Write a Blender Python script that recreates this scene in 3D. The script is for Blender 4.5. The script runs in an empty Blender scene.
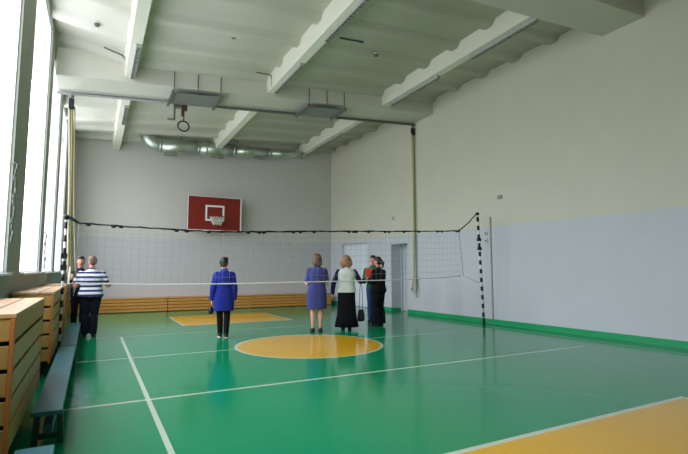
import bpy, bmesh, math, random
from mathutils import Vector, Matrix
random.seed(7)
S = bpy.context.scene
C = S.collection
PI = math.pi

# ------------------------------------------------------------------ helpers
def lin(r, g, b):
    f = lambda c: c/12.92 if c <= .04045 else ((c+.055)/1.055)**2.4
    return (f(r/255), f(g/255), f(b/255), 1)

def mat(name, col, rough=.6, metal=0., var=.06, scale=6., bump=0., spec=.4, emit=None):
    m = bpy.data.materials.new(name); m.use_nodes = True
    nt = m.node_tree; p = nt.nodes['Principled BSDF']
    p.inputs['Roughness'].default_value = rough
    p.inputs['Metallic'].default_value = metal
    p.inputs['Specular IOR Level'].default_value = spec
    tc = nt.nodes.new('ShaderNodeTexCoord')
    nz = nt.nodes.new('ShaderNodeTexNoise'); nz.inputs['Scale'].default_value = scale
    nz.inputs['Detail'].default_value = 4
    nt.links.new(tc.outputs['Object'], nz.inputs['Vector'])
    mx = nt.nodes.new('ShaderNodeMix'); mx.data_type = 'RGBA'
    mx.inputs['A'].default_value = tuple(max(0, c*(1-var)) for c in col[:3]) + (1,)
    mx.inputs['B'].default_value = tuple(min(1, c*(1+var)) for c in col[:3]) + (1,)
    nt.links.new(nz.outputs['Fac'], mx.inputs['Factor'])
    nt.links.new(mx.outputs['Result'], p.inputs['Base Color'])
    if bump:
        b = nt.nodes.new('ShaderNodeBump'); b.inputs['Strength'].default_value = bump
        b.inputs['Distance'].default_value = .01
        nt.links.new(nz.outputs['Fac'], b.inputs['Height'])
        nt.links.new(b.outputs['Normal'], p.inputs['Normal'])
    return m

class N:
    """little node-graph helper"""
    def __init__(s, m): s.nt = m.node_tree
    def math(s, op, a, b=None, c=None):
        n = s.nt.nodes.new('ShaderNodeMath'); n.operation = op
        for i, v in enumerate((a, b, c)):
            if v is None: continue
            if isinstance(v, (int, float)): n.inputs[i].default_value = v
            else: s.nt.links.new(v, n.inputs[i])
        return n.outputs[0]
    def mix(s, f, a, b):
        n = s.nt.nodes.new('ShaderNodeMix'); n.data_type = 'RGBA'
        for k, v in (('Factor', f), ('A', a), ('B', b)):
            if isinstance(v, (int, float, tuple)): n.inputs[k].default_value = v
            else: s.nt.links.new(v, n.inputs[k])
        return n.outputs['Result']
    def noise(s, vec, scale, detail=4):
        n = s.nt.nodes.new('ShaderNodeTexNoise'); n.inputs['Scale'].default_value = scale
        n.inputs['Detail'].default_value = detail
        s.nt.links.new(vec, n.inputs['Vector']); return n.outputs['Fac']

def box(bm, x0, x1, y0, y1, z0, z1, mi=0):
    vs = [bm.verts.new((x, y, z)) for x in (x0, x1) for y in (y0, y1) for z in (z0, z1)]
    for q in ((0,1,3,2), (4,6,7,5), (0,4,5,1), (2,3,7,6), (0,2,6,4), (1,5,7,3)):
        f = bm.faces.new([vs[i] for i in q]); f.material_index = mi
    return vs

def hexa(bm, b, t, mi=0):
    """prism between two equal-length closed loops"""
    n = len(b)
    vb = [bm.verts.new(p) for p in b]; vt = [bm.verts.new(p) for p in t]
    fs = [bm.faces.new(vb[::-1]), bm.faces.new(vt)]
    for i in range(n):
        fs.append(bm.faces.new((vb[i], vb[(i+1) % n], vt[(i+1) % n], vt[i])))
    for f in fs: f.material_index = mi

def frame_of(d):
    d = d.normalized()
    a = Vector((0, 0, 1)) if abs(d.z) < .9 else Vector((1, 0, 0))
    u = d.cross(a).normalized(); return u, d.cross(u).normalized()

def tube(bm, pts, r, n=8, mi=0, closed=False):
    pts = [Vector(p) for p in pts]; rings = []
    rr = r if isinstance(r, (list, tuple)) else [r]*len(pts)
    u = None
    for i, p in enumerate(pts):
        if closed: d = pts[(i+1) % len(pts)] - pts[i-1]
        else: d = pts[min(i+1, len(pts)-1)] - pts[max(i-1, 0)]
        d.normalize()
        if u is None: u, v = frame_of(d)
        else:
            u = (u - d*u.dot(d)).normalized(); v = d.cross(u)
        rings.append([bm.verts.new(p + (u*math.cos(2*PI*k/n) + v*math.sin(2*PI*k/n))*rr[i]) for k in range(n)])
    m = len(rings)
    for i in range(m if closed else m-1):
        a, b = rings[i], rings[(i+1) % m]
        for k in range(n):
            f = bm.faces.new((a[k], a[(k+1) % n], b[(k+1) % n], b[k])); f.material_index = mi; f.smooth = True
    if not closed:
        for f in (bm.faces.new(rings[0][::-1]), bm.faces.new(rings[-1])): f.material_index = mi

def ell(bm, c, r, M=None, seg=14, mi=0):
    T = Matrix.Translation(Vector(c)) @ ((M.to_4x4() if M else Matrix.Identity(4))) @ Matrix.Diagonal((*r, 1))
    g = bmesh.ops.create_uvsphere(bm, u_segments=seg, v_segments=max(6, seg*2//3), radius=1, matrix=T)
    for v in g['verts']:
        for f in v.link_faces: f.smooth = True; f.material_index = mi

def cap(bm, p0, r0, p1, r1, n=12):
    p0, p1 = Vector(p0), Vector(p1)
    if (p1-p0).length > 1e-5: tube(bm, [p0, p1], [r0, r1], n)
    ell(bm, p0, (r0,)*3, None, 10); ell(bm, p1, (r1,)*3, None, 10)

def loft(bm, rings, n=24, pw=2.3, T=None):
    """rings: (z, cx, cy, rx, ry)"""
    L = []
    for z, cx, cy, rx, ry in rings:
        row = []
        for k in range(n):
            a = 2*PI*k/n; ca, sa = math.cos(a), math.sin(a)
            x = cx + rx*math.copysign(abs(ca)**(2/pw), ca); y = cy + ry*math.copysign(abs(sa)**(2/pw), sa)
            p = Vector((x, y, z)); row.append(bm.verts.new(T @ p if T else p))
        L.append(row)
    for a, b in zip(L, L[1:]):
        for k in range(n):
            f = bm.faces.new((a[k], a[(k+1) % n], b[(k+1) % n], b[k])); f.smooth = True
    bm.faces.new(L[0][::-1]); bm.faces.new(L[-1])

def obj(name, bm, m=None, parent=None, smooth=False, bevel=0, loc=None, rotz=0):
    bmesh.ops.recalc_face_normals(bm, faces=bm.faces)
    me = bpy.data.meshes.new(name); bm.to_mesh(me); bm.free()
    o = bpy.data.objects.new(name, me); C.objects.link(o)
    for x in (m if isinstance(m, (list, tuple)) else [m]):
        if x: me.materials.append(x)
    if smooth:
        for p in me.polygons: p.use_smooth = True
    if parent: o.parent = parent
    if loc: o.location = loc
    o.rotation_euler.z = rotz
    if bevel:
        b = o.modifiers.new('bevel', 'BEVEL'); b.width = bevel; b.segments = 2; b.limit_method = 'ANGLE'
    return o

def fused(name, bm, m, parent, voxel=.008, it=3):
    """one continuous skin over overlapping shapes"""
    bmesh.ops.recalc_face_normals(bm, faces=bm.faces)
    me = bpy.data.meshes.new(name); bm.to_mesh(me); bm.free()
    t = bpy.data.objects.new(name+'_source', me); C.objects.link(t)
    r = t.modifiers.new('r', 'REMESH'); r.mode = 'VOXEL'; r.voxel_size = voxel
    s = t.modifiers.new('s', 'SMOOTH'); s.factor = .5; s.iterations = it
    dg = bpy.context.evaluated_depsgraph_get()
    new = bpy.data.meshes.new_from_object(t.evaluated_get(dg))
    bpy.data.objects.remove(t); bpy.data.meshes.remove(me)
    new.name = name; new.materials.clear(); new.materials.append(m)
    for p in new.polygons: p.use_smooth = True
    o = bpy.data.objects.new(name, new); C.objects.link(o); o.parent = parent
    return o

def thing(name, label, cat, loc=(0, 0, 0), rotz=0, group=None):
    o = bpy.data.objects.new(name, None); C.objects.link(o); o.empty_display_size = .1
    o.location = loc; o.rotation_euler = (0, 0, rotz)
    return tag(o, label, cat, group)

def tag(o, label, cat, group=None):
    o['label'] = label; o['category'] = cat
    if group: o['group'] = group
    return o

def struct(o, label=None, cat=None):
    o['kind'] = 'structure'
    if label: o['label'] = label
    if cat: o['category'] = cat
    return o

def B(): return bmesh.new()

# ------------------------------------------------------------------ room numbers
YF, YB = 16.4, -3.0
def xL(y): return -.85 + .013*(y-8)
def xR(y): return 8.8 - (y-3.5)*.0372
def zc(x, y):
    z = 5.50 + .078*x + .02*(YF-y)
    return z + (.26*(.4-x) if x < .4 and y < 10.3 else 0)
KR = math.atan(.0372)          # rotation of the right wall
KL = -math.atan(.013)
PAINT = 2.38

# ------------------------------------------------------------------ materials
def wall_mat(name, up, low):
    m = bpy.data.materials.new(name); m.use_nodes = True
    g = N(m); nt = m.node_tree; p = nt.nodes['Principled BSDF']
    p.inputs['Roughness'].default_value = .75; p.inputs['Specular IOR Level'].default_value = .25
    tc = nt.nodes.new('ShaderNodeTexCoord'); sp = nt.nodes.new('ShaderNodeSeparateXYZ')
    nt.links.new(tc.outputs['Object'], sp.inputs[0])
    wob = g.math('MULTIPLY', g.math('SUBTRACT', g.noise(tc.outputs['Object'], 5), .5), .03)
    f = g.math('GREATER_THAN', g.math('ADD', sp.outputs['Z'], wob), PAINT)
    c = g.mix(f, low, up)
    n = g.noise(tc.outputs['Object'], 1.3)
    c2 = g.mix(g.math('MULTIPLY', n, .16), c, (.35, .35, .33, 1))
    nt.links.new(c2, p.inputs['Base Color'])
    b = nt.nodes.new('ShaderNodeBump'); b.inputs['Strength'].default_value = .08; b.inputs['Distance'].default_value = .02
    nt.links.new(g.noise(tc.outputs['Object'], 9), b.inputs['Height']); nt.links.new(b.outputs['Normal'], p.inputs['Normal'])
    return m

M = {}
M['wall'] = wall_mat('wall_paint', lin(212, 209, 193), lin(202, 206, 212))
M['wall_far'] = wall_mat('wall_paint_far', lin(203, 200, 194), lin(192, 193, 195))
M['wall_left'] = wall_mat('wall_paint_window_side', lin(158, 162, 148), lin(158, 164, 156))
M['ceiling'] = mat('ceiling_paint', lin(206, 204, 193), .8, var=.05, scale=1.2, spec=.2)
M['beam'] = mat('beam_paint', lin(224, 222, 208), .75, var=.04, scale=2, spec=.2)
M['green_paint'] = mat('green_baseboard_paint', lin(26, 158, 98), .35, var=.08)
M['white_paint'] = mat('white_paint', lin(232, 234, 236), .4, var=.03)
M['door_paint'] = mat('white_door_paint', lin(226, 232, 240), .35, var=.03)
M['grey_door'] = mat('grey_door_paint', lin(186, 190, 194), .5, var=.04)
M['wood'] = mat('varnished_wood', lin(166, 132, 70), .45, var=.16, scale=7)
M['wood_top'] = mat('varnished_wood_top', lin(184, 142, 92), .45, var=.18, scale=7)
M['wood_edge'] = mat('orange_wood_edge', lin(172, 104, 46), .45, var=.15, scale=8)
M['guard_wood'] = mat('guard_wood', lin(196, 138, 66), .45, var=.18, scale=5)
M['dark'] = mat('dark_gap', lin(40, 30, 22), .9)
M['bench_blue'] = mat('blue_bench_paint', lin(44, 104, 112), .5, var=.1)
M['bench_leg'] = mat('dark_green_bench_legs', lin(32, 72, 66), .45, var=.1)
M['black'] = mat('black_plastic', lin(18, 18, 20), .5)
M['post_white'] = mat('white_post_paint', lin(225, 225, 222), .4)
M['cord_white'] = mat('white_cord', lin(226, 226, 226), .7)
M['net'] = mat('net_twine', lin(158, 160, 160), .8)
M['steel'] = mat('galvanised_steel', lin(120, 124, 120), .45, .6, var=.1)
M['zinc'] = mat('shiny_duct_metal', lin(196, 206, 196), .36, .9, var=.06, scale=3)
M['rust'] = mat('rusty_bracket', lin(96, 62, 44), .7, .3, var=.3, scale=12)
M['panel_metal'] = mat('grey_sheet_metal', lin(138, 144, 138), .5, .3, var=.1)
M['red_board'] = mat('red_backboard', lin(126, 32, 18), .55, var=.1, scale=3)
M['rope'] = mat('cream_rope', lin(206, 198, 150), .85, var=.12, scale=20)
M['rope_tail'] = mat('frayed_rope', lin(196, 192, 172), .9, var=.15, scale=25)
M['rope_grey'] = mat('grey_rope', lin(150, 146, 122), .85, var=.12, scale=20)
M['rope_olive'] = mat('olive_rope', lin(146, 142, 84), .85, var=.15, scale=20)
M['plastic'] = mat('white_plastic', lin(222, 222, 218), .4, var=.02)
M['grey_plastic'] = mat('grey_plastic', lin(150, 150, 146), .5, var=.03)
M['conduit'] = mat('grey_conduit', lin(96, 96, 90), .6)
M['lamp_body'] = mat('lamp_housing', lin(172, 174, 168), .4, .2)
M['louvre'] = mat('lamp_louvre', lin(140, 142, 138), .35, .3)
M['net_hoop'] = mat('white_hoop_net', lin(224, 222, 216), .8)

def floor_mat():
    m = bpy.data.materials.new('painted_gym_floor'); m.use_nodes = True
    g = N(m); nt = m.node_tree; p = nt.nodes['Principled BSDF']
    tc = nt.nodes.new('ShaderNodeTexCoord'); sp = nt.nodes.new('ShaderNodeSeparateXYZ')
    nt.links.new(tc.outputs['Object'], sp.inputs[0]); X, Y = sp.outputs['X'], sp.outputs['Y']
    def rect(x0, x1, y0, y1):
        a = g.math('MULTIPLY', g.math('GREATER_THAN', X, x0), g.math('LESS_THAN', X, x1))
        b = g.math('MULTIPLY', g.math('GREATER_THAN', Y, y0), g.math('LESS_THAN', Y, y1))
        return g.math('MULTIPLY', a, b)
    n1 = g.noise(tc.outputs['Object'], .7); n2 = g.noise(tc.outputs['Object'], 9)
    green = g.mix(n1, lin(4, 128, 82), lin(8, 147, 96))
    green = g.mix(g.math('MULTIPLY', n2, .25), green, lin(16, 126, 88))
    yellow = g.mix(n1, lin(206, 158, 22), lin(220, 172, 44))
    line = lin(206, 216, 196)
    c = green
    c = g.mix(g.math('MULTIPLY', rect(-.1, 8.25, 10.16, 10.21), .35), c, line)
    for r, s in ((rect(.535, .58, YB, 10.2), .8), (rect(8.2, 8.25, YB, 10.2), .55),
                 (rect(-.28, 7.5, 5.145, 5.19), .8), (rect(-.28, 8.25, 7.67, 7.72), .6)):
        c = g.mix(g.math('MULTIPLY', r, s), c, line)
    for (x0, x1, y0, y1, w) in ((1.93, 4.72, 11.5, 13.85, .05), (1.5, 5.42, YB, 2.67, .055)):
        c = g.mix(g.math('MULTIPLY', rect(x0, x1, y0, y1), .8), c, line)
        c = g.mix(rect(x0+w, x1-w, y0+w, y1-w), c, yellow)
    dx, dy = g.math('SUBTRACT', X, 3.42), g.math('SUBTRACT', Y, 7.56)
    d = g.math('SQRT', g.math('ADD', g.math('MULTIPLY', dx, dx), g.math('MULTIPLY', dy, dy)))
    c = g.mix(g.math('MULTIPLY', g.math('LESS_THAN', d, 1.29), .8), c, line)
    c = g.mix(g.math('LESS_THAN', d, 1.24), c, yellow)
    nt.links.new(c, p.inputs['Base Color'])
    nt.links.new(g.math('ADD', g.math('MULTIPLY', n2, .08), .1), p.inputs['Roughness'])
    p.inputs['Specular IOR Level'].default_value = .28
    b = nt.nodes.new('ShaderNodeBump'); b.inputs['Strength'].default_value = .06; b.inputs['Distance'].default_value = .01
    nt.links.new(g.noise(tc.outputs['Object'], 3.5), b.inputs['Height']); nt.links.new(b.outputs['Normal'], p.inputs['Normal'])
    return m
M['floor'] = floor_mat()

def glass_mat():
    m = bpy.data.materials.new('window_glass'); m.use_nodes = True
    nt = m.node_tree; nt.nodes.clear()
    o = nt.nodes.new('ShaderNodeOutputMaterial'); mx = nt.nodes.new('ShaderNodeMixShader')
    t = nt.nodes.new('ShaderNodeBsdfTransparent'); g = nt.nodes.new('ShaderNodeBsdfGlossy')
    t.inputs[0].default_value = (.97, .98, 1, 1); g.inputs['Roughness'].default_value = .02
    mx.inputs[0].default_value = .05
    nt.links.new(t.outputs[0], mx.inputs[1]); nt.links.new(g.outputs[0], mx.inputs[2]); nt.links.new(mx.outputs[0], o.inputs[0])
    return m
M['glass'] = glass_mat()

# ------------------------------------------------------------------ shell
bm = B(); box(bm, -1.4, 9.6, YB-.3, YF+.4, -.2, 0)
struct(obj('floor', bm, M['floor']), 'glossy green painted gym floor with white lines and yellow zones', 'floor')

# ceiling: ribbed concrete slabs running across the hall, a closed solid
bm = B()
ys = []; y = YB-.3
while y < YF+.35: ys.append(y); y += .049
ys.append(YF+.35)
def rib(y):
    ph = ((y-10.3)/.98) % 1
    d = min(ph, 1-ph)
    t = max(0, min(1, (d-.09)/.1)); t = t*t*(3-2*t)
    return -.11*(1-t)
rows = []
for x in (-1.35, .4, 9.55):
    rows.append(([bm.verts.new((x, y, zc(x, y)+rib(y))) for y in ys], [bm.verts.new((x, y, zc(x, y)+.4)) for y in ys]))
for i in range(len(ys)-1):
    for (a, at), (b, bt) in zip(rows, rows[1:]):
        f = bm.faces.new((a[i], a[i+1], b[i+1], b[i])); f.smooth = True
        bm.faces.new((at[i], bt[i], bt[i+1], at[i+1]))
    (a, at), (b, bt) = rows[0], rows[-1]
    bm.faces.new((a[i], at[i], at[i+1], a[i+1])); bm.faces.new((b[i], b[i+1], bt[i+1], bt[i]))
for i in (0, -1):
    for (a, at), (b, bt) in zip(rows, rows[1:]): bm.faces.new((a[i], b[i], bt[i], at[i]))
struct(obj('ceiling', bm, M['ceiling']), 'pale green ribbed concrete ceiling of the gym', 'ceiling')

bm = B(); box(bm, -1.4, 9.6, YF, YF+.3, 0, 6.6)
struct(obj('wall_far', bm, M['wall_far']), 'grey end wall behind the red basketball backboard', 'wall')
bm = B(); box(bm, -1.4, 9.6, YB-.3, YB, 0, 6.8)
struct(obj('wall_back', bm, M['wall']), 'plain end wall behind the viewer', 'wall')

# left wall: local frame, y along the wall, x = 0 at its inner face
WINS = [(1.75, 3.9), (4.4, 6.55), (7.55, 9.75), (10.25, 12.35), (12.85, 14.95)]
SILL, TH = 1.27, .09
HEADS = [5.74, 5.74, 5.74, 5.4, 5.4]
bm = B()
e = [YB] + [v for w in WINS for v in w] + [YF]
for a, b in zip(e[0::2], e[1::2]): box(bm, -TH, 0, a-8, b-8, 0, 6.5)
for (a, b), HEAD in zip(WINS, HEADS):
    box(bm, -TH, 0, a-8, b-8, 0, SILL-.03); box(bm, -TH, 0, a-8, b-8, HEAD, 6.5)
bmesh.ops.remove_doubles(bm, verts=bm.verts, dist=1e-5)
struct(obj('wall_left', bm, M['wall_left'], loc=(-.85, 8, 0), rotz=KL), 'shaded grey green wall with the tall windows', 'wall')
for i, (a, b) in enumerate(WINS):
    HEAD = HEADS[i]
    t = bpy.data.objects.new('window_%d' % (i+1), None); C.objects.link(t)
    t.location = (-.85, 8, 0); t.rotation_euler.z = KL
    struct(t, ('tall bright window beside the viewer, outside the photo', 'tall bright window cut by the left edge of the photo', 'tall bright window above the second radiator cover', 'tall narrow looking window before the net post', 'farthest tall window beside the olive rope bundle')[i], 'window')
    y0, y1 = a-8, b-8
    bm = B(); f = .022
    box(bm, -.08, -.03, y0, y0+f, SILL, HEAD); box(bm, -.08, -.03, y1-f, y1, SILL, HEAD)
    box(bm, -.08, -.03, y0+f, y1-f, HEAD-f, HEAD); box(bm, -.08, -.03, y0+f, y1-f, SILL, SILL+f)
    obj('window_frame', bm, M['white_paint'], t)
    bm = B(); box(bm, -.043, -.037, y0+f, y1-f, SILL+f, HEAD-f)
    obj('pane', bm, M['glass'], t)
    bm = B(); box(bm, -.08, .06, y0-.03, y1+.03, SILL-.03, SILL)
    obj('window_sill', bm, M['white_paint'], t, bevel=.006)

# right wall: local frame, y along the wall, x = 0 at its inner face
DOORS = [(11.57, 12.4, 2.13, .42), (13.8, 15.55, 2.28, .16)]     # y0, y1, head, depth of the niche
k = math.sqrt(1+.0372**2)
dl = [((a-3.5)*k, (b-3.5)*k, h, d) for a, b, h, d in DOORS]
bm = B(); TW = .5
e = [(YB-3.5)*k-.3] + [v for w in dl for v in w[:2]] + [(YF-3.5)*k+.3]
for a, b in zip(e[0::2], e[1::2]): box(bm, 0, TW, a, b, 0, 6.9)
for a, b, h, d in dl: box(bm, 0, TW, a, b, h, 6.9); box(bm, d+.06, TW, a, b, 0, h)
bmesh.ops.remove_doubles(bm, verts=bm.verts, dist=1e-5)
struct(obj('wall_right', bm, M['wall'], loc=(8.8, 3.5, 0), rotz=KR), 'long blank wall cream above and pale blue grey below', 'wall')
bm = B()
for a, b in zip(e[0::2], e[1::2]): box(bm, -.012, 0, a, b, 0, .12)
a, b, h, d = dl[0]
box(bm, 0, d, b-.012, b, 0, .1)
struct(obj('baseboard_right', bm, M['green_paint'], loc=(8.8, 3.5, 0), rotz=KR), 'green painted skirting band along the long blank wall', 'baseboard')
for i, (a, b, h, d) in enumerate(dl):
    t = bpy.data.objects.new('door_%d' % (2-i), None); C.objects.link(t)
    t.location = (8.8, 3.5, 0); t.rotation_euler.z = KR
    struct(t, ('grey door deep in a narrow niche of the long wall', 'pale white double door behind the group of women')[i], 'door')
    m = M['grey_door'] if i == 0 else M['door_paint']
    fw = .06
    bm = B(); box(bm, d-.05, d+.06, a, a+fw, 0, h); box(bm, d-.05, d+.06, b-fw, b, 0, h); box(bm, d-.05, d+.06, a+fw, b-fw, h-fw, h)
    obj('door_frame', bm, m, t, bevel=.004)
    leaves = [(a+fw, b-fw)] if i == 0 else [(a+fw, (a+b)/2-.003), ((a+b)/2+.003, b-fw)]
    for (p, q) in leaves:
        bm = B(); box(bm, d, d+.04, p, q, .01, h-fw)
        for z0, z1 in ((.2, .95), (1.15, h-.25)):
            box(bm, d-.012, d, p+.12, q-.12, z0, z0+.03); box(bm, d-.012, d, p+.12, q-.12, z1-.03, z1)
            box(bm, d-.012, d, p+.12, p+.15, z0+.03, z1-.03); box(bm, d-.012, d, q-.15, q-.12, z0+.03, z1-.03)
        lf = obj('door_leaf', bm, m, t, bevel=.003)
        bm = B(); tube(bm, [(d, p+.06, 1.02), (d-.05, p+.06, 1.02), (d-.05, p+.16, 1.02)], .009)
        obj('door_handle', bm, M['steel'], lf)

# ceiling beams (trims): girders across the hall and ribs along it
GIRD = [(4.5, 5.3), (10.3, 11.2)]
tn = 1
def zg(x, y): return 5.50 + .078*x + .02*(YF-y)
for (a, b) in GIRD:
    bm = B(); dz = -.46
    hexa(bm, [(-.80, a, zg(-.80, a)+dz), (8.9, a, zc(8.9, a)+dz), (8.9, b, zc(8.9, b)+dz), (-.80, b, zg(-.80, b)+dz)],
             [(-.80, a, zc(-.80, a)+.2), (8.9, a, zc(8.9, a)+.1), (8.9, b, zc(8.9, b)+.1), (-.80, b, zc(-.80, a)+.2)])
    struct(obj('trim_%d' % tn, bm, M['ceiling'], bevel=.015),
           ('wide pale green girder crossing the ceiling nearest the viewer', 'wide pale green girder above the steel pipe')[tn-1], 'beam'); tn += 1
BX = [.52, 3.6, 6.88]; names = ('left', 'middle', 'right')
for (a, b, wh) in ((YB, 4.5, 'behind the nearest girder'), (5.3, 10.3, 'in front of the pipe girder'), (11.2, YF, 'over the far bay')):
    for x, nm in zip(BX, names):
        w, dz = .1, -.37
        bm = B()
        hexa(bm, [(x-w, a, zc(x, a)+dz), (x+w, a, zc(x, a)+dz), (x+w, b, zc(x, b)+dz), (x-w, b, zc(x, b)+dz)],
                 [(x-w-.05, a, zc(x, a)+.08), (x+w+.05, a, zc(x, a)+.08), (x+w+.05, b, zc(x, b)+.08), (x-w-.05, b, zc(x, b)+.08)])
        struct(obj('trim_%d' % tn, bm, M['beam'], bevel=.01), '%s pale concrete ceiling rib %s' % (nm, wh), 'beam'); tn += 1

# ------------------------------------------------------------------ lamps under the beams (all off)
def lamp(x, y, L, label):
    t = thing('ceiling_lamp', label, 'lamp', (x, y, zc(x, y)-.37), 0, 'unlit strip lamps under the ceiling ribs')
    sl = -.02
    bm = B()
    hexa(bm, [(-.045, -L/2, -.06-sl*L/2), (.045, -L/2, -.06-sl*L/2), (.045, L/2, -.06+sl*L/2), (-.045, L/2, -.06+sl*L/2)],
             [(-.055, -L/2, -sl*L/2), (.055, -L/2, -sl*L/2), (.055, L/2, sl*L/2), (-.055, L/2, sl*L/2)])
    obj('housing', bm, M['lamp_body'], t, bevel=.006)
    bm = B(); n = 16
    for i in range(n):
        y0 = -L/2+.04+(L-.1)*i/(n-1)
        box(bm, -.035, .035, y0, y0+.02, -.076+sl*y0, -.058-sl*0+sl*y0)
    for s in (-.04, .03): hexa(bm, [(s, -L/2+.03, -.078-sl*L/2), (s+.01, -L/2+.03, -.078-sl*L/2), (s+.01, L/2-.03, -.078+sl*L/2), (s, L/2-.03, -.078+sl*L/2)],
                                 [(s, -L/2+.03, -.058-sl*L/2), (s+.01, -L/2+.03, -.058-sl*L/2), (s+.01, L/2-.03, -.058+sl*L/2), (s, L/2-.03, -.058+sl*L/2)])
    obj('louvre', bm, M['louvre'], t)
lamp(.56, 9.45, 1.5, 'unlit strip lamp under the left ceiling rib, before the pipe girder')
lamp(3.64, 9.3, 1.6, 'unlit strip lamp at the girder end of the middle ceiling rib')
lamp(3.64, 6.6, 1.6, 'unlit louvred strip lamp on the middle rib at the top edge of the photo')
lamp(6.92, 9.1, 2.0, 'unlit strip lamp at the girder end of the right ceiling rib')
lamp(6.92, 6.2, 1.7, 'unlit strip lamp on the right rib beside the nearest girder')
lamp(.56, 12.7, 1.4, 'unlit strip lamp under the left rib in the far bay')
lamp(6.92, 13.9, 2.0, 'unlit strip lamp under the right rib in the far bay')

# smoke detectors and conduits
for x, y, l in ((-.12, 9.15, 'small round smoke detector left of the left ceiling rib'),
                (2.2, 8.5, 'small round smoke detector between left and middle ceiling ribs'),
                (5.25, 8.2, 'small round smoke detector between middle and right ceiling ribs')):
    z = zc(x, y)+rib(y)
    t = thing('smoke_detector', l, 'smoke detector', (x, y, z), 0, 'smoke detectors on the ceiling')
    bm = B(); tube(bm, [(0, 0, .01), (0, 0, -.02)], .06, 16); obj('base_plate', bm, M['plastic'], t)
    bm = B(); ell(bm, (0, 0, -.035), (.05, .05, .04)); obj('dome', bm, M['conduit'], t)
def conduit(pts, label):
    bm = B(); tube(bm, pts, .016, 6); tag(obj('cable_conduit', bm, M['conduit'], smooth=True), label, 'conduit')
for x, l in ((.56, 'thin bent cable conduit feeding the left strip lamp'), (3.64, 'thin bent cable conduit feeding the middle strip lamp')):
    y = 9.95; z = zc(x, y)
    conduit([(x-.55, y-.1, zc(x-.55, y)-.09), (x-.22, y-.05, zc(x, y)-.1), (x-.16, y, z-.14), (x-.13, y+.02, z-.36)], l)
conduit([(4.2, 7.9, zc(4.2, 7.9)-.02), (4.75, 7.9, zc(4.75, 7.9)-.02)], 'short straight conduit on the ceiling right of the middle rib')

# ------------------------------------------------------------------ ring rail (pipe), panels, ring
def zp(x): return zc(x, 11.1)-.46-.06
PY = 11.12
bm = B(); x0, x1 = xL(PY), xR(PY)
tube(bm, [(x0, PY, zp(x0)), ((x0+x1)/2, PY, zp((x0+x1)/2)), (x1, PY, zp(x1))], .035, 10)
tag(obj('steel_pipe', bm, M['steel']), 'long grey steel pipe crossing the hall under the girder', 'pipe')
for xc, l in ((1.89, 'grey sheet metal tray hung from the girder above the gymnastic ring'), (5.08, 'grey sheet metal tray hung from the girder over the middle of the hall')):
    t = thing('overhead_tray', l, 'tray', (xc, 10.62, zp(xc)-.08), 0, 'metal trays hung under the girder')
    w, s = .52, .078
    bm = B()
    lo = [(-w, -.26, .04-w*s), (w, -.26, .04+w*s), (w, .42, .02+w*s), (-w, .42, .02-w*s)]
    hexa(bm, [(x, y, z) for x, y, z in lo], [(x, y, z+.02) for x, y, z in lo]); obj('tray', bm, M['panel_metal'], t)
    for sx in (-1, 1):
        bm = B(); hexa(bm, [(sx*w-.03, -.4, .0+sx*w*s), (sx*w+.03, -.4, .0+sx*w*s), (sx*w+.03, .46, -.03+sx*w*s), (sx*w-.03, .46, -.03+sx*w*s)],
                           [(sx*w-.03, -.4, .055+sx*w*s), (sx*w+.03, -.4, .055+sx*w*s), (sx*w+.03, .46, .03+sx*w*s), (sx*w-.03, .46, .03+sx*w*s)])
        obj('side_rail', bm, M['steel'], t)
    for q in (-1, 0, 1):
        bm = B(); tube(bm, [(q*.5, -.36, .02+q*.5*s), (q*.5, -.36, .48+q*.5*s)], .011, 6); tube(bm, [(q*.5, -.36, .03+q*.5*s), (q*.5, -.25, .045+q*.5*s)], .011, 6); obj('hanger_rod', bm, M['conduit'], t)
rx = 1.68
t = thing('gymnastic_ring', 'dark gymnastic ring hanging from a rusty bracket on the pipe', 'gymnastic ring', (rx, PY, zp(rx)))
bm = B(); box(bm, -.17, -.02, -.05, .05, -.12, .05); box(bm, -.17, -.13, -.03, .03, -.42, -.1); box(bm, -.3, -.13, -.02, .02, -.43, -.4)
tube(bm, [(-.06, 0, .05), (-.06, 0, .34)], .02, 6)
obj('bracket', bm, M['steel'], t)
bm = B(); box(bm, -.0, .05, -.035, .035, -.3, -.03); box(bm, .0, .13, -.04, .04, -.16, -.04); tube(bm, [(.06, 0, -.05), (.06, 0, -.42)], .016, 8)
obj('strap', bm, M['rust'], t)
bm = B(); tube(bm, [(.06+.125*math.cos(a*PI/12), .02*math.sin(a*PI/12), -.54+.125*math.sin(a*PI/12)) for a in range(24)], .018, 8, closed=True)
obj('ring', bm, M['black'], t, smooth=True)

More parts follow.
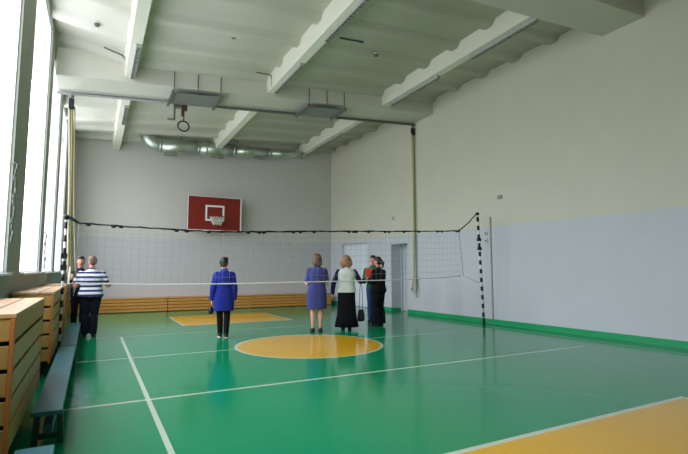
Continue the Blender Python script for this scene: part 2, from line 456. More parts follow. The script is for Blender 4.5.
# climbing rope bundles
def ropes(x, y, ztop, zend, label, tail, mats, lean=0.):
    t = thing('climbing_rope', label, 'rope', (x, y, 0), 0, 'rope bundles hanging from the pipe ends')
    bm = B(); box(bm, -.05, .05, -.045, .045, ztop-.3, ztop-.08)
    obj('clamp', bm, M['black'], t, bevel=.01)
    bm = B(); tube(bm, [(0, 0, ztop-.1), (0, 0, ztop+.04)], .015, 8); ell(bm, (0, 0, ztop-.03), (.05, .04, .03)); obj('hook', bm, M['steel'], t)
    for i, (dx, m) in enumerate(zip((-.035, .0, .05), mats)):
        bm = B(); pts = []
        for j in range(15):
            q = j/14; z = ztop-.25 + (zend-ztop+.25)*q
            pts.append((dx+lean*q+.012*math.sin(5*q+i)+(.03*q if i == 2 else 0), .012*i+.01*math.cos(4*q+i), z))
        tube(bm, pts, (.026, .024, .014)[i], 8); obj('strand', bm, m, t, smooth=True)
    bm = B()
    for i in range(12):
        a = i*2.1; r = .04+.05*random.random()
        pts = [(r*.5*math.cos(a), r*.5*math.sin(a), zend+.02+.1*(i % 3)), (r*1.3*math.cos(a), r*1.2*math.sin(a), zend-.02*i), (r*math.cos(a+.7), r*math.sin(a+.7), zend-tail*(.35+.6*random.random()))]
        tube(bm, pts, [.02, .016, .011], 6)
    ell(bm, (0, 0, zend+.02), (.06, .055, .07))
    for v in bm.verts: v.co.x += lean
    obj('knotted_end', bm, M['rope_tail'], t, smooth=True)
ropes(8.43, PY, zp(8.43)-.035, .9, 'cream rope bundle with a knotted end hanging by the long blank wall', .45, (M['rope'], M['rope'], M['rope_grey']))
ropes(-.54, PY, zp(-.54)-.035, 1.15, 'olive rope bundle hanging beside the windows behind the net post', .5, (M['rope_grey'], M['rope_olive'], M['rope_grey']), .16)

# ------------------------------------------------------------------ ventilation duct
t = thing('ventilation_duct', 'shiny metal ventilation duct with elbow under the far ceiling', 'duct', (0, 15.75, 0))
def dz(x): return 5.31+.058*(x-1.5)
bm = B(); r = .23
pts = [(1.38+.42*(1-math.cos(q)), -.05*0, dz(1.8)+.42*(1-math.sin(q))*1.0) for q in [i*PI/2/8 for i in range(9)]]
tube(bm, [(1.32, .0, 5.78), (1.34, 0, 5.66)]+[(1.36+.42*(1-math.cos(q)), 0, dz(1.8)+.36*(1-math.sin(q))) for q in [i*PI/2/7 for i in range(8)]], r, 20)
obj('elbow', bm, M['zinc'], t, smooth=True)
for a, b, rr in ((1.72, 2.95, .235), (2.95, 4.15, .225), (4.15, 5.45, .17), (5.45, 6.85, .13)):
    bm = B(); tube(bm, [(a, 0, dz(a)), (b, 0, dz(b))], rr, 24); obj('duct_section', bm, M['zinc'], t)
for x, rr in ((1.76, .245), (2.95, .245), (3.2, .245), (4.15, .235), (4.5, .18), (5.45, .18), (5.85, .14), (6.8, .14)):
    bm = B(); tube(bm, [(x-.025, 0, dz(x)), (x+.025, 0, dz(x))], rr, 24); obj('joint_band', bm, M['zinc'], t)
for x, rr in ((2.1, .235), (3.6, .225), (5.1, .17)):
    bm = B(); box(bm, x-.2, x+.2, -.1, .1, dz(x)-rr-.07, dz(x)-rr+.05); obj('outlet', bm, M['panel_metal'], t)
for x in (2.4, 4.3, 6.6):
    bm = B(); tube(bm, [(x, 0, dz(x)), (x, 0, zc(x, 15.75)+.02)], .012, 6); obj('hanger_rod', bm, M['steel'], t)

# ------------------------------------------------------------------ backboard
t = thing('basketball_backboard', 'dark red basketball backboard with white square on the far wall', 'basketball backboard', (3.62, 15.95, 3.24))
bm = B(); box(bm, -.88, .88, 0, .03, -.57, .56); obj('board', bm, M['red_board'], t)
bm = B(); box(bm, -.895, -.88, .0, .05, -.605, .56); box(bm, .88, .925, -.005, .05, -.605, .56); box(bm, -.895, .925, -.005, .05, -.605, -.57); box(bm, -.895, .925, .0, .05, .56, .575)
obj('edge_trim', bm, M['white_paint'], t)
bm = B(); w = .32; box(bm, -w, w, -.006, 0, .22, .28); box(bm, -w, -w+.06, -.006, 0, -.2, .22); box(bm, w-.06, w, -.006, 0, -.2, .22); box(bm, -w, w, -.006, 0, -.26, -.2)
obj('target_square', bm, M['white_paint'], t)
bm = B(); box(bm, -.09, .09, -.12, 0, -.24, -.13)
rim = obj('rim', bm, M['red_board'], t)
bm = B(); tube(bm, [(.25*math.cos(i*PI/14), -.37+.25*math.sin(i*PI/14), -.15) for i in range(28)], .011, 8, closed=True)
obj('hoop', bm, M['red_board'], rim, smooth=True)
bm = B()
for s in (-1, 1):
    for i in range(14):
        pts = []
        for j in range(6):
            q = j/5; a = (i + s*q*1.6)*2*PI/14; rr = .25*(1-.5*q)
            pts.append((rr*math.cos(a), -.37+rr*math.sin(a), -.155-.27*q))
        tube(bm, pts, .008, 5)
obj('hoop_net', bm, M['net_hoop'], rim, smooth=True)
for x in (-.6, .6):
    for z in (-.4, .4):
        bm = B(); tube(bm, [(x, .025, z), (x, .449, z)], .03, 8); obj('wall_bracket', bm, M['steel'], t)

# ------------------------------------------------------------------ wooden radiator covers by the windows
def cover(y0, y1, label):
    x0, x1 = xL(y0)+.008+.013*(y1-y0), -.40
    t = thing('radiator_cover', label, 'radiator cover', (0, (y0+y1)/2, 0), 0, 'wooden radiator covers under the windows')
    h = (y1-y0)/2; top = 1.035; z0 = .175; n = 5; ph = (top-.03-z0)/n
    for y in (-h+.05, -h*.02, h-.09):
        bm = B(); box(bm, x1-.05, x1-.02, y, y+.04, z0, top-.03); box(bm, x0+.002, x1-.05, y, y+.04, z0, z0+.03); box(bm, x0+.002, x0+.03, y, y+.04, z0+.03, top-.03); obj('frame', bm, M['dark'], t)
    bm = B()
    for i in range(n): box(bm, x1-.02, x1, -h+.022, h-.022, z0+i*ph+.028, z0+(i+1)*ph)
    obj('front_slats', bm, M['wood'], t, bevel=.004)
    for s in (-1, 1):
        bm = B()
        for i in range(n): box(bm, x0, x1-.024, s*h-(.02 if s > 0 else 0), s*h+(.02 if s < 0 else 0), z0+i*ph+.028, z0+(i+1)*ph)
        obj('side_slats', bm, M['wood'], t, bevel=.004)
        bm = B(); box(bm, x1-.022, x1+.002, s*h-.021, s*h+.021, z0, top-.03); obj('corner_post', bm, M['wood_edge'], t, bevel=.003)
    bm = B(); w = (x1-x0)/3
    for i in range(3): box(bm, x0+i*w+.005, x0+(i+1)*w-.005+(.012 if i == 2 else 0), -h-.012, h+.012, top-.028, top)
    obj('top_boards', bm, M['wood_top'], t, bevel=.004)
    bm = B(); box(bm, x0+.08, x1-.09, -h+.1, h-.1, z0+.031, top-.1)
    obj('radiator', bm, M['dark'], t)
cover(3.5, 5.4, 'nearest slatted wooden radiator cover in the lower left corner')
cover(6.75, 9.2, 'second slatted wooden radiator cover, between nearest cover and net post')
cover(9.75, 11.0, 'farthest slatted wooden radiator cover, behind the striped man')

# low slatted guard along the far wall
for i, (a, b, l) in enumerate(((-.62, 2.16, 'low slatted wooden radiator guard at the left of the far wall'), (2.18, 8.0, 'long low slatted wooden radiator guard below the backboard'))):
    t = thing('radiator_guard', l, 'radiator guard', (a, 15.75, 0))
    L = b-a
    bm = B()
    for j in range(4): box(bm, 0, L, 0, .025, .02+j*.098, .02+j*.098+.083)
    obj('front_slats', bm, M['guard_wood'], t, bevel=.003)
    bm = B(); box(bm, 0, L, -.01, .645, .41, .435); obj('top_board', bm, M['guard_wood'], t, bevel=.004)
    n = max(2, int(L/1.4)+1)
    for j in range(n):
        bm = B(); x = .02+(L-.06)*j/(n-1); box(bm, x, x+.03, .027, .6, 0, .41); obj('frame', bm, M['dark'], t)

# ------------------------------------------------------------------ gym benches
def bench(y0, y1, label):
    xa, xb = -.333, -.143
    t = thing('gym_bench', label, 'bench', ((xa+xb)/2, (y0+y1)/2, 0), 0, 'blue gym benches along the radiator covers')
    h = (y1-y0)/2; w = (xb-xa)/2
    bm = B(); box(bm, -w, w, -h, h, .265, .3); obj('seat', bm, M['bench_blue'], t, bevel=.006)
    for s in (-1, 1):
        bm = B(); yy = s*(h-.25)
        for q in (-1, 1): hexa(bm, [(q*.085-.02, yy-.03, 0), (q*.085+.02, yy-.03, 0), (q*.085+.02, yy+.03, 0), (q*.085-.02, yy+.03, 0)],
                                   [(q*.07-.02, yy-.03, .265), (q*.07+.02, yy-.03, .265), (q*.07+.02, yy+.03, .265), (q*.07-.02, yy+.03, .265)])
        box(bm, -.09, .09, yy-.025, yy+.025, .04, .08)
        obj('leg', bm, M['bench_leg'], t, bevel=.004)
    bm = B(); box(bm, -.03, .03, -h+.18, h-.18, .082, .16); obj('lower_beam', bm, M['bench_blue'], t, bevel=.006)
bench(4.0, 7.25, 'blue topped gym bench beside the nearest radiator cover')
bench(7.33, 10.35, 'blue topped gym bench ending at the feet of the striped man')
bench(.6, 3.24, 'blue topped gym bench cut off by the bottom left edge of the photo')

# ------------------------------------------------------------------ volleyball posts and net
def post(base, top, label, nb=13, tags=(), r=.03):
    t = thing('net_post', label, 'net post', base, 0, 'striped volleyball net posts')
    v = Vector(top)-Vector(base); L = v.length; d = v.normalized()
    bm = B(); tube(bm, [d*.0, d*L], r, 12); obj('pole', bm, M['post_white'], t, smooth=False)
    for i in range(nb):
        a = L*(i+.0)/nb; a2 = a + L/nb*.52
        if i == 0: a, a2 = .015, L/nb*.9
        bm = B(); tube(bm, [d*a, d*a2], r+.0012, 12); obj('black_band', bm, M['black'], t)
    bm = B(); ell(bm, d*(L-.02), (.045, .045, .04)); tube(bm, [d*(L-.03), d*(L-.03)+Vector((-.07 if base[0] > 3 else .07, 0, .0))], .012, 6)
    obj('cap_pulley', bm, M['black'], t)
    for q in tags:
        bm = B(); box(bm, d.x*q*L-.04, d.x*q*L+.04, d.y*q*L-.04, d.y*q*L+.04, q*L-.04, q*L+.04); obj('clamp', bm, M['black'], t, bevel=.012)
    bm = B(); tube(bm, [(0, 0, 0), (0, 0, .015)], .034, 16); obj('base_plate', bm, M['black'], t)
PR_B, PR_T = (8.24, 8.2, 0), (8.02, 8.1, 2.66)
PL_B, PL_T = (-.368, 7.9, 0), (-.366, 7.9, 2.1)
post(PR_B, PR_T, 'black and white striped net post by the long blank wall', 13, (.76, .68))
post(PL_B, PL_T, 'black and white striped net post beside the wooden radiator covers', 11, (.72, .64), .019)

nx0, nx1 = -.2, 7.35
def ny(x): return 7.9+.015*(x-nx0)
TOP = [(-.2, 2.0), (.3, 1.985), (1.35, 1.955), (2.23, 1.965), (3.3, 2.02), (4.42, 2.07), (5.9, 2.13), (7.35, 2.2)]
def ntop(x):
    for (a, za), (b, zb) in zip(TOP, TOP[1:]):
        if x <= b+1e-6: return za+(zb-za)*(x-a)/(b-a)
    return TOP[-1][1]
def nbot(x):
    q = 2*(x-nx0)/(nx1-nx0)-1
    return 1.115+.008*(x-nx0)-.062*(1-q**4)
t = thing('volleyball_net', 'volleyball net with black top cord and white bottom cord', 'net', (3.6, 7.95, 1.1))
def L_(p): return (p[0]-3.6, p[1]-7.95, p[2]-1.1)
bm = B(); n = 63
for i in range(n+1):
    x = nx0+(nx1-nx0)*i/n; r = .0018
    zs = [nbot(x)+(ntop(x)-nbot(x))*j/4 for j in range(5)]
    tube(bm, [L_((x+random.uniform(-.006, .006), ny(x)+random.uniform(-.006, .006), z)) for z in zs], r, 4)
for j in range(1, 8):
    tube(bm, [L_((x, ny(x), nbot(x)+(ntop(x)-nbot(x))*(j/8+random.uniform(-.006, .006)))) for x in [nx0+(nx1-nx0)*i/n for i in range(n+1)]], .0018, 4)
obj('mesh', bm, M['net'], t)
bm = B(); xs = [nx0+(nx1-nx0)*i/90 for i in range(91)]
tube(bm, [L_((x, ny(x)+random.uniform(-.004, .004), ntop(x)+random.uniform(-.005, .005))) for x in xs], [random.choice((.011, .014, .018)) for x in xs], 6)
for i in range(24):
    x = random.uniform(nx0, nx1); ell(bm, L_((x, ny(x), ntop(x)-.012)), (.04, .018, .026), None, 8)
obj('top_cord', bm, M['black'], t, smooth=True)
bm = B(); tube(bm, [L_((x, ny(x), nbot(x))) for x in xs], .011, 6)
obj('bottom_cord', bm, M['cord_white'], t, smooth=True)
for x in (nx0, nx1):
    bm = B(); tube(bm, [L_((x, ny(x), ntop(x))), L_((x+.05*(1 if x > 1 else 0), ny(x), (ntop(x)+nbot(x))/2)), L_((x+.1*(1 if x > 1 else 0), ny(x), nbot(x)))], .006, 6); obj('side_cord', bm, M['grey_plastic'], t)
bm = B(); tube(bm, [L_((nx1, ny(nx1), 2.2)), L_((7.7, 8.05, 2.42)), L_((PR_T[0]-.05, PR_T[1], 2.63))], .013, 6)
ell(bm, L_((nx1, ny(nx1), 2.2)), (.03, .02, .035))
obj('tension_rope', bm, M['black'], t, smooth=True)
bm = B(); tube(bm, [L_((nx1+.1, ny(nx1), nbot(nx1))), L_((8.1, 8.15, 1.0))], .006, 6); obj('lower_tie', bm, M['cord_white'], t)
bm = B(); tube(bm, [L_((nx0, 7.9, 2.0)), L_((-.28, 7.9, 2.05)), L_((PL_T[0]+.03, 7.9, 2.08))], [.016, .024, .03], 6); obj('tension_rope', bm, M['black'], t, smooth=True)
bm = B(); tube(bm, [L_((nx0, 7.9, nbot(nx0))), L_((-.33, 7.9, 1.1))], .007, 6); obj('lower_tie', bm, M['cord_white'], t)

# ------------------------------------------------------------------ small fittings on the walls
def wallbox(y, z, w, h, label, name, cat, m='plastic'):
    t = thing(name, label, cat, (xR(y)-.025, y, z), KR)
    bm = B(); box(bm, -.005, .025, -w/2, w/2, -h/2, h/2); obj('housing', bm, M[m], t, bevel=.006)
    bm = B(); box(bm, -.016, -.005, -w*.32, w*.32, -h*.32, h*.32); obj('cover_plate', bm, M['grey_plastic'], t, bevel=.003)
wallbox(7.95, 3.07, .14, .1, 'small white wall box high above the striped net post', 'junction_box', 'wall box', 'grey_plastic')
wallbox(12.25, 2.97, .12, .16, 'small white wall box above the niche door', 'junction_box', 'wall box')
wallbox(8.42, 2.22, .1, .09, 'small pale socket, upper of the pair beside the net post', 'wall_socket', 'socket')
wallbox(8.42, 2.03, .1, .09, 'small pale socket, lower of the pair beside the net post', 'wall_socket', 'socket')
bm = B(); box(bm, -.02, 0, -.018, .018, .12, 2.62)
tag(obj('cable_trunking', bm, M['grey_plastic'], loc=(xR(8.27), 8.27, 0), rotz=KR), 'thin vertical grey cable strip on the wall behind the net post', 'cable')

# cords hanging at the window edges
def chain(y, z0, z1, label, n):
    bm = B(); x = xL(y)+.035
    tube(bm, [(x, y, z1), (x, y+.004, (z0+z1)/2), (x, y, z0)], .006, 5)
    for i in range(n):
        z = z0+(z1-z0)*(i+.5)/n
        tube(bm, [(x+.012*math.sin(i*1.7), y+.05*math.cos(a*PI/5)*.7, z+.035*math.sin(a*PI/5)) for a in range(10)], .007, 5, closed=True)
    tube(bm, [(x, y, z1), (xL(y)-.01, y, z1)], .01, 5)
    tag(obj('hanging_chain', bm, M['conduit'], smooth=True), label, 'chain')
chain(6.52, 1.62, 2.55, 'thin looped chain hanging at the edge of the leftmost window', 13)
chain(10.24, 1.3, 2.0, 'thin looped chain hanging at the edge of the third window', 5)

# ------------------------------------------------------------------ people
SKIN = mat('skin', lin(206, 158, 136), .55, var=.05); SKIN2 = mat('skin_ruddy', lin(196, 130, 112), .55, var=.06)
H_DARK = mat('dark_hair', lin(34, 24, 22), .55, var=.2, scale=40)
H_BROWN = mat('brown_hair', lin(104, 76, 56), .55, var=.2, scale=40)
H_BLOND = mat('blond_hair', lin(140, 100, 64), .5, var=.2, scale=40)
H_LBROWN = mat('light_brown_hair', lin(98, 70, 52), .5, var=.2, scale=40)
EYEW = mat('eye_white', lin(230, 228, 222), .3); EYED = mat('eye_dark', lin(40, 30, 26), .2); LIP = mat('lips', lin(160, 84, 78), .5)
SHOE = mat('black_shoes', lin(20, 18, 20), .35)

def cloth(name, rgb, var=.1): return mat(name, lin(*rgb), .85, var=var, scale=14, bump=.25, spec=.15)

def stripe_mat():
    m = bpy.data.materials.new('striped_knit'); m.use_nodes = True
    g = N(m); nt = m.node_tree; p = nt.nodes['Principled BSDF']; p.inputs['Roughness'].default_value = .85
    tc = nt.nodes.new('ShaderNodeTexCoord'); sp = nt.nodes.new('ShaderNodeSeparateXYZ'); nt.links.new(tc.outputs['Object'], sp.inputs[0])
    f = g.math('GREATER_THAN', g.math('SINE', g.math('MULTIPLY', sp.outputs['Z'], 2*PI/.088)), .05)
    nt.links.new(g.mix(f, lin(222, 224, 236), lin(40, 42, 92)), p.inputs['Base Color'])
    return m

class Person:
    def __init__(s, label, x, y, rz, H, skin=SKIN, sw=.108, stance=.06, build=1., head=(0, 0), step=(0, 0), name='person'):
        s.H, s.sw, s.b = H, sw*H, build
        s.t = thing(name, label, 'person', (x, y, 0), rz); s.skin = skin
        h = H
        s.sh = {q: Vector((q*s.sw, -.01*h, .774*h)) for q in (-1, 1)}
        s.hip = {q: Vector((q*.052*h, 0, .5*h)) for q in (-1, 1)}
        s.ank = {q: Vector((q*stance*h, step[0 if q < 0 else 1], .048*h)) for q in (-1, 1)}
        s.knee = {q: (s.hip[q]+s.ank[q])/2 + Vector((0, .012*h, 0)) for q in (-1, 1)}
        s.elb, s.wri, s.hn = {}, {}, {}
        for q in (-1, 1): s.arm(q, (q*.035, -.02, -.175), (q*.0, .03, -.15))
        s.hm = Matrix.Translation((0, 0, .86*h)) @ Matrix.Rotation(head[0], 4, 'Z') @ Matrix.Rotation(head[1], 4, 'X') @ Matrix.Translation((0, 0, -.86*h))
    def arm(s, q, e, w, curl=.5):
        h = s.H
        s.elb[q] = s.sh[q]+Vector(e)*h; s.wri[q] = s.elb[q]+Vector(w)*h; s.hn[q] = curl
    def torso(s, bm, g=0., z0=.46, z1=.83, flare=None, shoulder=1.):
        """trunk rings grown by g; flare = (hem z, rx, ry) lets it hang below the hips"""
        h, b = s.H, s.b
        R = [(.46, .088, .066), (.5, .1*b, .074*b), (.55, .094*b, .07*b), (.61, .08*b, .062*b), (.67, .086*b, .066*b), (.73, .093*b, .07*b), (.77, .092*b, .062*b), (.798, .078*shoulder, .054), (.818, .058*shoulder, .046), (.836, .044, .04)]
        rings = []
        if flare:
            fz, fx, fy = flare
            rings.append((fz*h, 0, 0, fx*h, fy*h)); mid = (fz+.5)/2
            rings.append((mid*h, 0, 0, (fx*.55+.1*b*.45)*h+g*.7, (fy*.55+.074*b*.45)*h+g*.7))
        for z, rx, ry in R:
            if z < z0-1e-6 or z > z1+1e-6 or (flare and z < .5): continue
            rings.append((z*h, 0, -.004*h, rx*h+g, ry*h+g))
        loft(bm, rings)
    def leg(s, bm, q, g=0., z_end=None, flare=0.):
        h = s.H
        hp, kn, an = s.hip[q], s.knee[q], s.ank[q]
        cap(bm, hp, .05*h*s.b+g, kn, .031*h+g+flare*.3)
        cf = kn.lerp(an, .3)+Vector((0, -.008*h, 0))
        cap(bm, kn, .031*h+g+flare*.3, cf, .0325*h+g+flare*.6)
        if z_end is None: cap(bm, cf, .0325*h+g+flare*.6, an, .02*h+g+flare)
        else:
            e = cf.lerp(an, (cf.z-z_end)/(cf.z-an.z)); tube(bm, [cf, e], [.0325*h+g+flare*.6, .0235*h+g+flare], 14)
    def sleeve(s, bm, q, g=.012, full=1., upto=None):
        h = s.H; a, e, w = s.sh[q], s.elb[q], s.wri[q]
        if upto:                                        # short sleeve
            m = a.lerp(e, upto); tube(bm, [a, m], [.032*h+g, .031*h+g], 14); ell(bm, a, (.032*h+g,)*3)
        else:
            cap(bm, a, .033*h+g, e, .026*h+g); m = e.lerp(w, full); tube(bm, [e, m], [.026*h+g, .02*h+g], 14)
        ell(bm, a+Vector((-q*.022*h, 0, .002*h)), (.034*h+g, .032*h+g, .026*h+g))
    def body(s):
        h = s.H; bm = B()
        s.torso(bm)
        cap(bm, (0, -.008*h, .8*h), .036*h, (0, .004*h, .89*h), .032*h)
        for q in (-1, 1):
            s.leg(bm, q)
            an = s.ank[q]; cap(bm, an+Vector((0, -.01*h, -.02*h)), .02*h, an+Vector((q*.012*h, .085*h, -.032*h)), .014*h)
            cap(bm, s.sh[q], .031*h, s.elb[q], .0235*h); cap(bm, s.elb[q], .0235*h, s.wri[q], .0155*h)
            ell(bm, s.elb[q].lerp(s.wri[q], .3), (.024*h,)*3)
            cap(bm, s.sh[q]+Vector((-q*.05*h, 0, .016*h)), .025*h, s.sh[q], .028*h)
            s.hand(bm, q)
        T = s.hm
        R3 = T.to_3x3()
        def E(c, r): ell(bm, T @ (Vector(c)*h), Vector(r)*h, R3, 16)
        E((0, -.004, .942), (.045, .056, .058)); E((0, .012, .91), (.037, .042, .046)); E((0, .03, .888), (.02, .02, .016))
        E((0, .056, .918), (.008, .014, .013)); E((0, .05, .93), (.006, .01, .02))
        for q in (-1, 1): E((q*.046, -.002, .925), (.006, .013, .018)); E((q*.024, .034, .92), (.014, .014, .013))
        fused('body', bm, s.skin, s.t, .0068, 4)
        for q in (-1, 1):
            bm = B(); ell(bm, T @ (Vector((q*.019, .0465, .934))*h), Vector((.0078, .005, .0048))*h, R3, 10)
            e = obj('eye', bm, EYEW, s.t, smooth=True)
            bm = B(); ell(bm, T @ (Vector((q*.019, .0508, .934))*h), Vector((.0046, .0022, .0043))*h, R3, 8); obj('iris', bm, EYED, e, smooth=True)
        bm = B(); ell(bm, T @ (Vector((0, .0495, .899))*h), Vector((.015, .006, .0042))*h, R3, 10); obj('lips', bm, LIP, s.t, smooth=True)
        return s
    def hand(s, bm, q):
        k = s.H/1.7; w = s.wri[q]; d = (w-s.elb[q]).normalized(); curl = s.hn[q]
        inw = Vector((-q, .15, 0)); n = (inw-d*inw.dot(d)).normalized(); sd = d.cross(n).normalized()
        if sd.y < 0 and abs(d.z) > .5: sd = -sd          # thumb side faces forward on a hanging arm
        R = Matrix((sd, n, d)).transposed()
        ell(bm, w+d*.045*k, (.038*k, .016*k, .052*k), R, 12)
        for i, (o, L) in enumerate(((.03, .07), (.0105, .08), (-.0095, .074), (-.029, .058))):
            p = w+d*.085*k+sd*o*k; L *= k
            for j, f in enumerate((.42, .32, .26)):
                a = curl*(.35+.75*j); dd = (d*math.cos(a)+n*math.sin(a)+sd*o*2.2).normalized()
                p2 = p+dd*L*f; cap(bm, p, (.0085-.0008*j)*k, p2, (.0078-.0009*j)*k, 8); p = p2
        p = w+d*.02*k+sd*.028*k; p2 = p+(d*.7+sd*.7+n*.25).normalized()*.04*k; p3 = p2+(d*.9+sd*.2+n*.35).normalized()*.032*k
        cap(bm, p, .012*k, p2, .0095*k, 8); cap(bm, p2, .0095*k, p3, .0075*k, 8)
    def hair(s, m, style='short'):
        h = s.H; bm = B(); T = s.hm; R3 = T.to_3x3()
        def E(c, r): ell(bm, T @ (Vector(c)*h), Vector(r)*h, R3, 16)
        E((0, -.011, .951), (.0495, .056, .0545)); E((0, .012, .979), (.042, .046, .027))
        if style == 'crop': E((0, -.03, .925), (.042, .034, .04))
        if style == 'short': E((0, -.022, .938), (.056, .05, .06)); E((0, -.034, .908), (.044, .03, .038))
        if style == 'bob':
            E((0, -.02, .938), (.058, .054, .062)); E((0, -.036, .892), (.062, .038, .052)); E((.026, -.05, .868), (.032, .024, .034)); E((-.024, -.05, .866), (.034, .024, .036))
            for q in (-1, 1): E((q*.046, -.008, .905), (.02, .032, .05))
        if style == 'wavy':
            E((0, -.018, .942), (.066, .058, .066)); E((0, -.034, .896), (.074, .044, .058))
            for q in (-1, 1): E((q*.052, -.008, .905), (.026, .036, .056)); E((q*.036, -.04, .866), (.036, .03, .036)); E((q*.06, -.03, .886), (.026, .03, .036))
        if style == 'bun': E((0, -.024, .93), (.05, .045, .054)); E((0, -.07, .94), (.026, .024, .026))
        if style == 'tail':
            E((0, -.024, .93), (.05, .046, .054))
            a = T @ (Vector((0, -.066, .935))*h); b = T @ (Vector((0, -.085, .9))*h); c = T @ (Vector((0, -.07, .83))*h)
            cap(bm, a, .02*h, b, .022*h); cap(bm, b, .022*h, c, .01*h)
        return fused('hair', bm, m, s.t, .009, 3)
    def shoes(s, m=SHOE, sole=None, heel=0.):
        h = s.H
        for q in (-1, 1):
            a = s.ank[q]; bm = B(); z = .0
            ell(bm, (a.x, a.y-.012*h, .026*h), (.025*h, .03*h, .03*h)); ell(bm, (a.x+q*.009*h, a.y+.07*h, .02*h), (.027*h, .052*h, .022*h))
            cap(bm, (a.x, a.y, .026*h), .024*h, (a.x+q*.01*h, a.y+.08*h, .018*h), .02*h)
            for v in bm.verts: v.co.z = max(v.co.z, .004)
            o = fused('shoe', bm, m, s.t, .007, 2)
            zm = min(v.co.z for v in o.data.vertices)
            for v in o.data.vertices: v.co.z -= zm-.006
            bm = B(); n = 20
            prof = [(a.x+q*.005*h+(.028*h)*math.cos(2*PI*i/n)*(.85 if math.sin(2*PI*i/n) < 0 else 1), a.y+.04*h+.082*h*math.sin(2*PI*i/n)) for i in range(n)]
            hexa(bm, [(x, y, 0) for x, y in prof], [(x, y, .014) for x, y in prof]); obj('sole', bm, sole or m, o)
    def trousers(s, m, g=.014, flare=0., top=.6):
        bm = B(); s.torso(bm, g, .46, top)
        for q in (-1, 1): s.leg(bm, q, g, .035*s.H, flare)
        return fused('trousers', bm, m, s.t, .01, 3)
    def top(s, name, m, z0=.5, g=.014, sleeves=1., upto=None, flare=None, voxel=.01, collar=True, shoulder=1.):
        bm = B(); s.torso(bm, g, z0, .835, flare, shoulder)
        if sleeves or upto:
            for q in (-1, 1): s.sleeve(bm, q, g*.85, sleeves, upto)
        if collar: tube(bm, [(0, -.008*s.H, .82*s.H), (0, -.004*s.H, .852*s.H)], [.05*s.H, .041*s.H], 16)
        return fused(name, bm, m, s.t, voxel, 3)

R_ = math.radians
# 1 man in the striped shirt, back to the viewer
p = Person('man in a blue and white striped shirt and dark trousers, back turned', .0, 10.5, R_(-4), 1.58, SKIN2, .122, .046, 1.34, head=(R_(25), 0))
p.arm(-1, (-.05, .0, -.155), (.06, .12, .03)); p.arm(1, (.06, .03, -.145), (.02, .125, .0))
p.body(); p.hair(H_BROWN, 'crop'); p.shoes()
p.trousers(cloth('dark_navy_trousers', (28, 28, 44)), .016, .012)
p.top('shirt', stripe_mat(), .5, .02, upto=.72)
# 2 person in dark clothes half hidden behind him
p = Person('person in dark navy clothes half hidden behind the striped man', -.22, 11.5, R_(195), 1.6, SKIN2, .112, .05, 1., head=(R_(-12), 0))
p.arm(-1, (-.015, .03, -.17), (.05, .11, .02)); p.arm(1, (.015, .03, -.17), (-.05, .11, .02))
p.body(); p.hair(H_DARK, 'short'); p.shoes()
NAVY = cloth('navy_cloth', (30, 32, 58))
p.trousers(cloth('black_trousers', (24, 24, 30))); p.top('sweater', NAVY, .5, .016)
# 3 woman in the royal blue coat
p = Person('woman in a royal blue work coat and black trousers, short dark hair, walking away', 2.3, 9.18, R_(-12), 1.56, SKIN, .092, .034, 1.04, head=(R_(-35), 0), step=(.06, -.05))
p.arm(-1, (-.042, -.02, -.17), (-.01, .03, -.15), .9); p.arm(1, (.036, -.02, -.17), (.0, .03, -.15), .7)
p.body(); p.hair(H_DARK, 'short')
p.shoes(SHOE, M['plastic']); p.trousers(cloth('black_leggings', (20, 20, 26)), .012)
p.top('coat', cloth('royal_blue_cloth', (34, 46, 134)), .5, .026, .92, flare=(.33, .125, .1))
w = p.t.matrix_basis @ p.wri[-1]
def local(P, v): return Matrix.Translation(P.t.location) @ Matrix.Rotation(P.t.rotation_euler.z, 4, 'Z') @ Vector(v)
w = local(p, p.wri[-1])
def handbag(pos, rz, W, Hh, D, grip, label, m):
    """soft bag whose handle loops through the hand at height grip above its base"""
    t = thing('handbag', label, 'bag', pos, rz)
    bm = B()
    for i in range(1): loft(bm, [(0, 0, 0, W*.42, D*.4), (Hh*.15, 0, 0, W*.5, D*.5), (Hh*.6, 0, 0, W*.48, D*.45), (Hh, 0, 0, W*.38, D*.22)], 20, 3.)
    fused('bag_body', bm, m, t, .008, 2)
    bm = B(); tube(bm, [(W*.26*math.cos(a*PI/10), 0, Hh-.02+(grip-Hh+.02)*math.sin(a*PI/10)) for a in range(11)], .006, 6)
    obj('handle', bm, m, t, smooth=True)
BAG = mat('black_leather', lin(20, 18, 20), .4, bump=.2)
handbag((w.x-.01, w.y+.01, w.z-.25), R_(60), .15, .13, .08, .17, 'small black bag in the left hand of the woman in the blue coat', BAG)
# 4 woman in the blue dress
p = Person('woman in a knee length blue dress with white cuffs, bare legs, back turned', 4.24, 9.02, R_(-20), 1.66, SKIN, .096, .048, 1.14, head=(R_(5), R_(-4)))
p.arm(-1, (-.034, .01, -.165), (.07, .12, .03)); p.arm(1, (.034, .01, -.165), (-.07, .12, .03))
p.body(); p.hair(H_LBROWN, 'bob'); p.shoes()
BLUE = cloth('violet_blue_cloth', (64, 70, 126))
p.top('dress', BLUE, .5, .02, upto=.9, flare=(.295, .125, .095))
bm = B()
for q in (-1, 1):
    a, e = p.sh[q], p.elb[q]; tube(bm, [a.lerp(e, .84), a.lerp(e, .98)], [.05*1.0, .049], 16)
obj('cuff', bm, M['plastic'], p.t, smooth=True)['label'] = 'white sleeve cuffs'
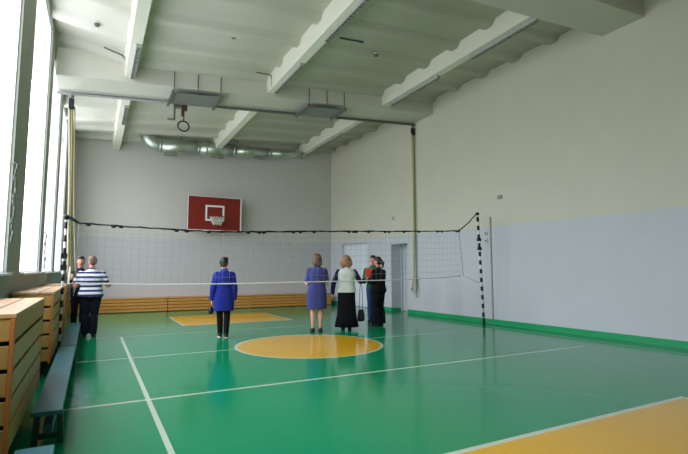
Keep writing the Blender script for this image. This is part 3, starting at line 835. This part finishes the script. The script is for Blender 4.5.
# 5 woman with the pale vest and long black skirt
p = Person('blond woman in a pale mint vest and long black skirt, reaching right', 4.96, 9.02, R_(-26), 1.63, SKIN, .108, .04, 1.16, head=(R_(-8), 0))
p.arm(-1, (-.07, -.01, -.16), (-.01, .03, -.145)); p.arm(1, (.085, .07, -.13), (.08, .12, .01))
p.body(); p.hair(H_BLOND, 'wavy'); p.shoes()
bm = B(); h = p.H
loft(bm, [(.045*h, 0, 0, .163*h, .14*h), (.2*h, 0, 0, .132*h, .112*h), (.4*h, 0, 0, .12*h, .095*h), (.5*h, 0, -.004*h, .119*h, .09*h), (.56*h, 0, -.004*h, .115*h, .088*h), (.62*h, 0, -.004*h, .1*h, .08*h)], 32, 2.1)
for v in bm.verts:
    if v.co.z < .42*h:
        a = math.atan2(v.co.y, v.co.x); f = 1+.03*math.cos(9*a)*(1-v.co.z/(.42*h)); v.co.x *= f; v.co.y *= f
obj('skirt', bm, cloth('black_skirt_cloth', (18, 17, 22)), p.t, smooth=True)
p.top('blouse', cloth('dark_blue_blouse', (40, 42, 78)), .55, .014, .95)
p.top('vest', cloth('mint_white_knit', (206, 217, 208)), .5, .03, 0, collar=True, shoulder=1.08)
pw = p
# 6 woman in black on the right
p6 = Person('woman all in black with dark ponytail, rightmost of the group', 5.97, 9.3, R_(18), 1.62, SKIN2, .108, .06, 1.2, head=(R_(15), R_(-4)))
p6.arm(-1, (-.03, .01, -.14), (-.008, .055, .05), .8); p6.arm(1, (.04, .04, -.17), (-.08, .12, .05), .8)
p6.body(); p6.hair(H_DARK, 'tail'); p6.shoes()
BLK = cloth('black_cloth', (22, 20, 25))
p6.trousers(BLK, .022, .055); p6.top('jacket', cloth('black_jacket_cloth', (24, 22, 28)), .46, .02)
# 7 person in green top behind her
p7 = Person('woman in a green top and blue jeans standing behind the woman in black', 6.27, 10.0, R_(140), 1.68, SKIN2, .104, .045, 1.0, head=(R_(0), 0))
p7.arm(-1, (-.03, .04, -.17), (.05, .13, .02), .8); p7.arm(1, (.03, .04, -.17), (-.05, .13, .02), .8)
p7.body(); p7.hair(H_DARK, 'bun'); p7.shoes()
p7.trousers(cloth('blue_jeans', (44, 62, 108)), .014, .01); p7.top('sweater', cloth('green_knit', (30, 92, 62)), .5, .016)
# black handbag hanging from the forearm of the woman with the vest
v = local(pw, pw.elb[1].lerp(pw.wri[1], .35))
handbag((v.x-.035, v.y-.01, .17), R_(15), .19, .26, .1, v.z-.16-.02, 'black handbag hanging beside the long black skirt', BAG)
# red folder in the hands of the woman in black
t = thing('folder', 'bright red folder held in front of the green top', 'folder', (5.735, 9.31, 1.14), R_(-25))
RED = mat('red_card', lin(238, 62, 36), .45, var=.04)
bm = B(); box(bm, -.075, .075, -.012, -.007, 0, .2); box(bm, -.075, .075, .007, .012, 0, .2); box(bm, -.08, -.075, -.012, .012, 0, .2); obj('cover', bm, RED, t, bevel=.002)
bm = B(); box(bm, -.074, .072, -.0065, .0065, .006, .194); obj('paper', bm, M['plastic'], t)

# ------------------------------------------------------------------ light: overcast sky through the windows
W = bpy.data.worlds.new('overcast_sky'); S.world = W; W.use_nodes = True
nt = W.node_tree; bg = nt.nodes['Background']
tc = nt.nodes.new('ShaderNodeTexCoord'); sp = nt.nodes.new('ShaderNodeSeparateXYZ')
nt.links.new(tc.outputs['Generated'], sp.inputs[0])
cr = nt.nodes.new('ShaderNodeValToRGB')
nt.links.new(sp.outputs['Z'], cr.inputs[0])
cr.color_ramp.elements[0].position = -.0; cr.color_ramp.elements[0].color = (.40, .41, .42, 1)
cr.color_ramp.elements[1].position = .35; cr.color_ramp.elements[1].color = (.93, .94, 1., 1)
nt.links.new(cr.outputs[0], bg.inputs['Color']); bg.inputs['Strength'].default_value = 9.0
for i, (a, b) in enumerate(WINS):
    HEAD = HEADS[i]
    l = bpy.data.lights.new('window_portal', 'AREA'); l.shape = 'RECTANGLE'
    l.size = b-a; l.size_y = HEAD-SILL; l.cycles.is_portal = True
    o = bpy.data.objects.new('window_portal', l); C.objects.link(o)
    o.location = (xL((a+b)/2)-.11, (a+b)/2, (SILL+HEAD)/2)
    o.rotation_euler = Matrix(((0, 0, -1), (1, 0, 0), (0, -1, 0))).to_euler() if False else (PI/2, 0, -PI/2)

# ------------------------------------------------------------------ camera
cam = bpy.data.cameras.new('camera'); co = bpy.data.objects.new('camera', cam); C.objects.link(co)
cam.sensor_width = 36; cam.lens = 36*462/688; cam.clip_start = .05; cam.clip_end = 100
co.location = (0, 0, 1.3); co.rotation_euler = (PI/2+.0935, 0, -.4975)
S.camera = co
S.view_settings.view_transform = 'Standard'; S.view_settings.look = 'None'; S.view_settings.gamma = 1
S.view_settings.exposure = 0.0
try: S.view_settings.use_curve_mapping = False
except Exception: pass
S.cycles.max_bounces = 10; S.cycles.diffuse_bounces = 6; S.cycles.transparent_max_bounces = 12
S.cycles.use_denoising = True; S.cycles.sample_clamp_indirect = 6
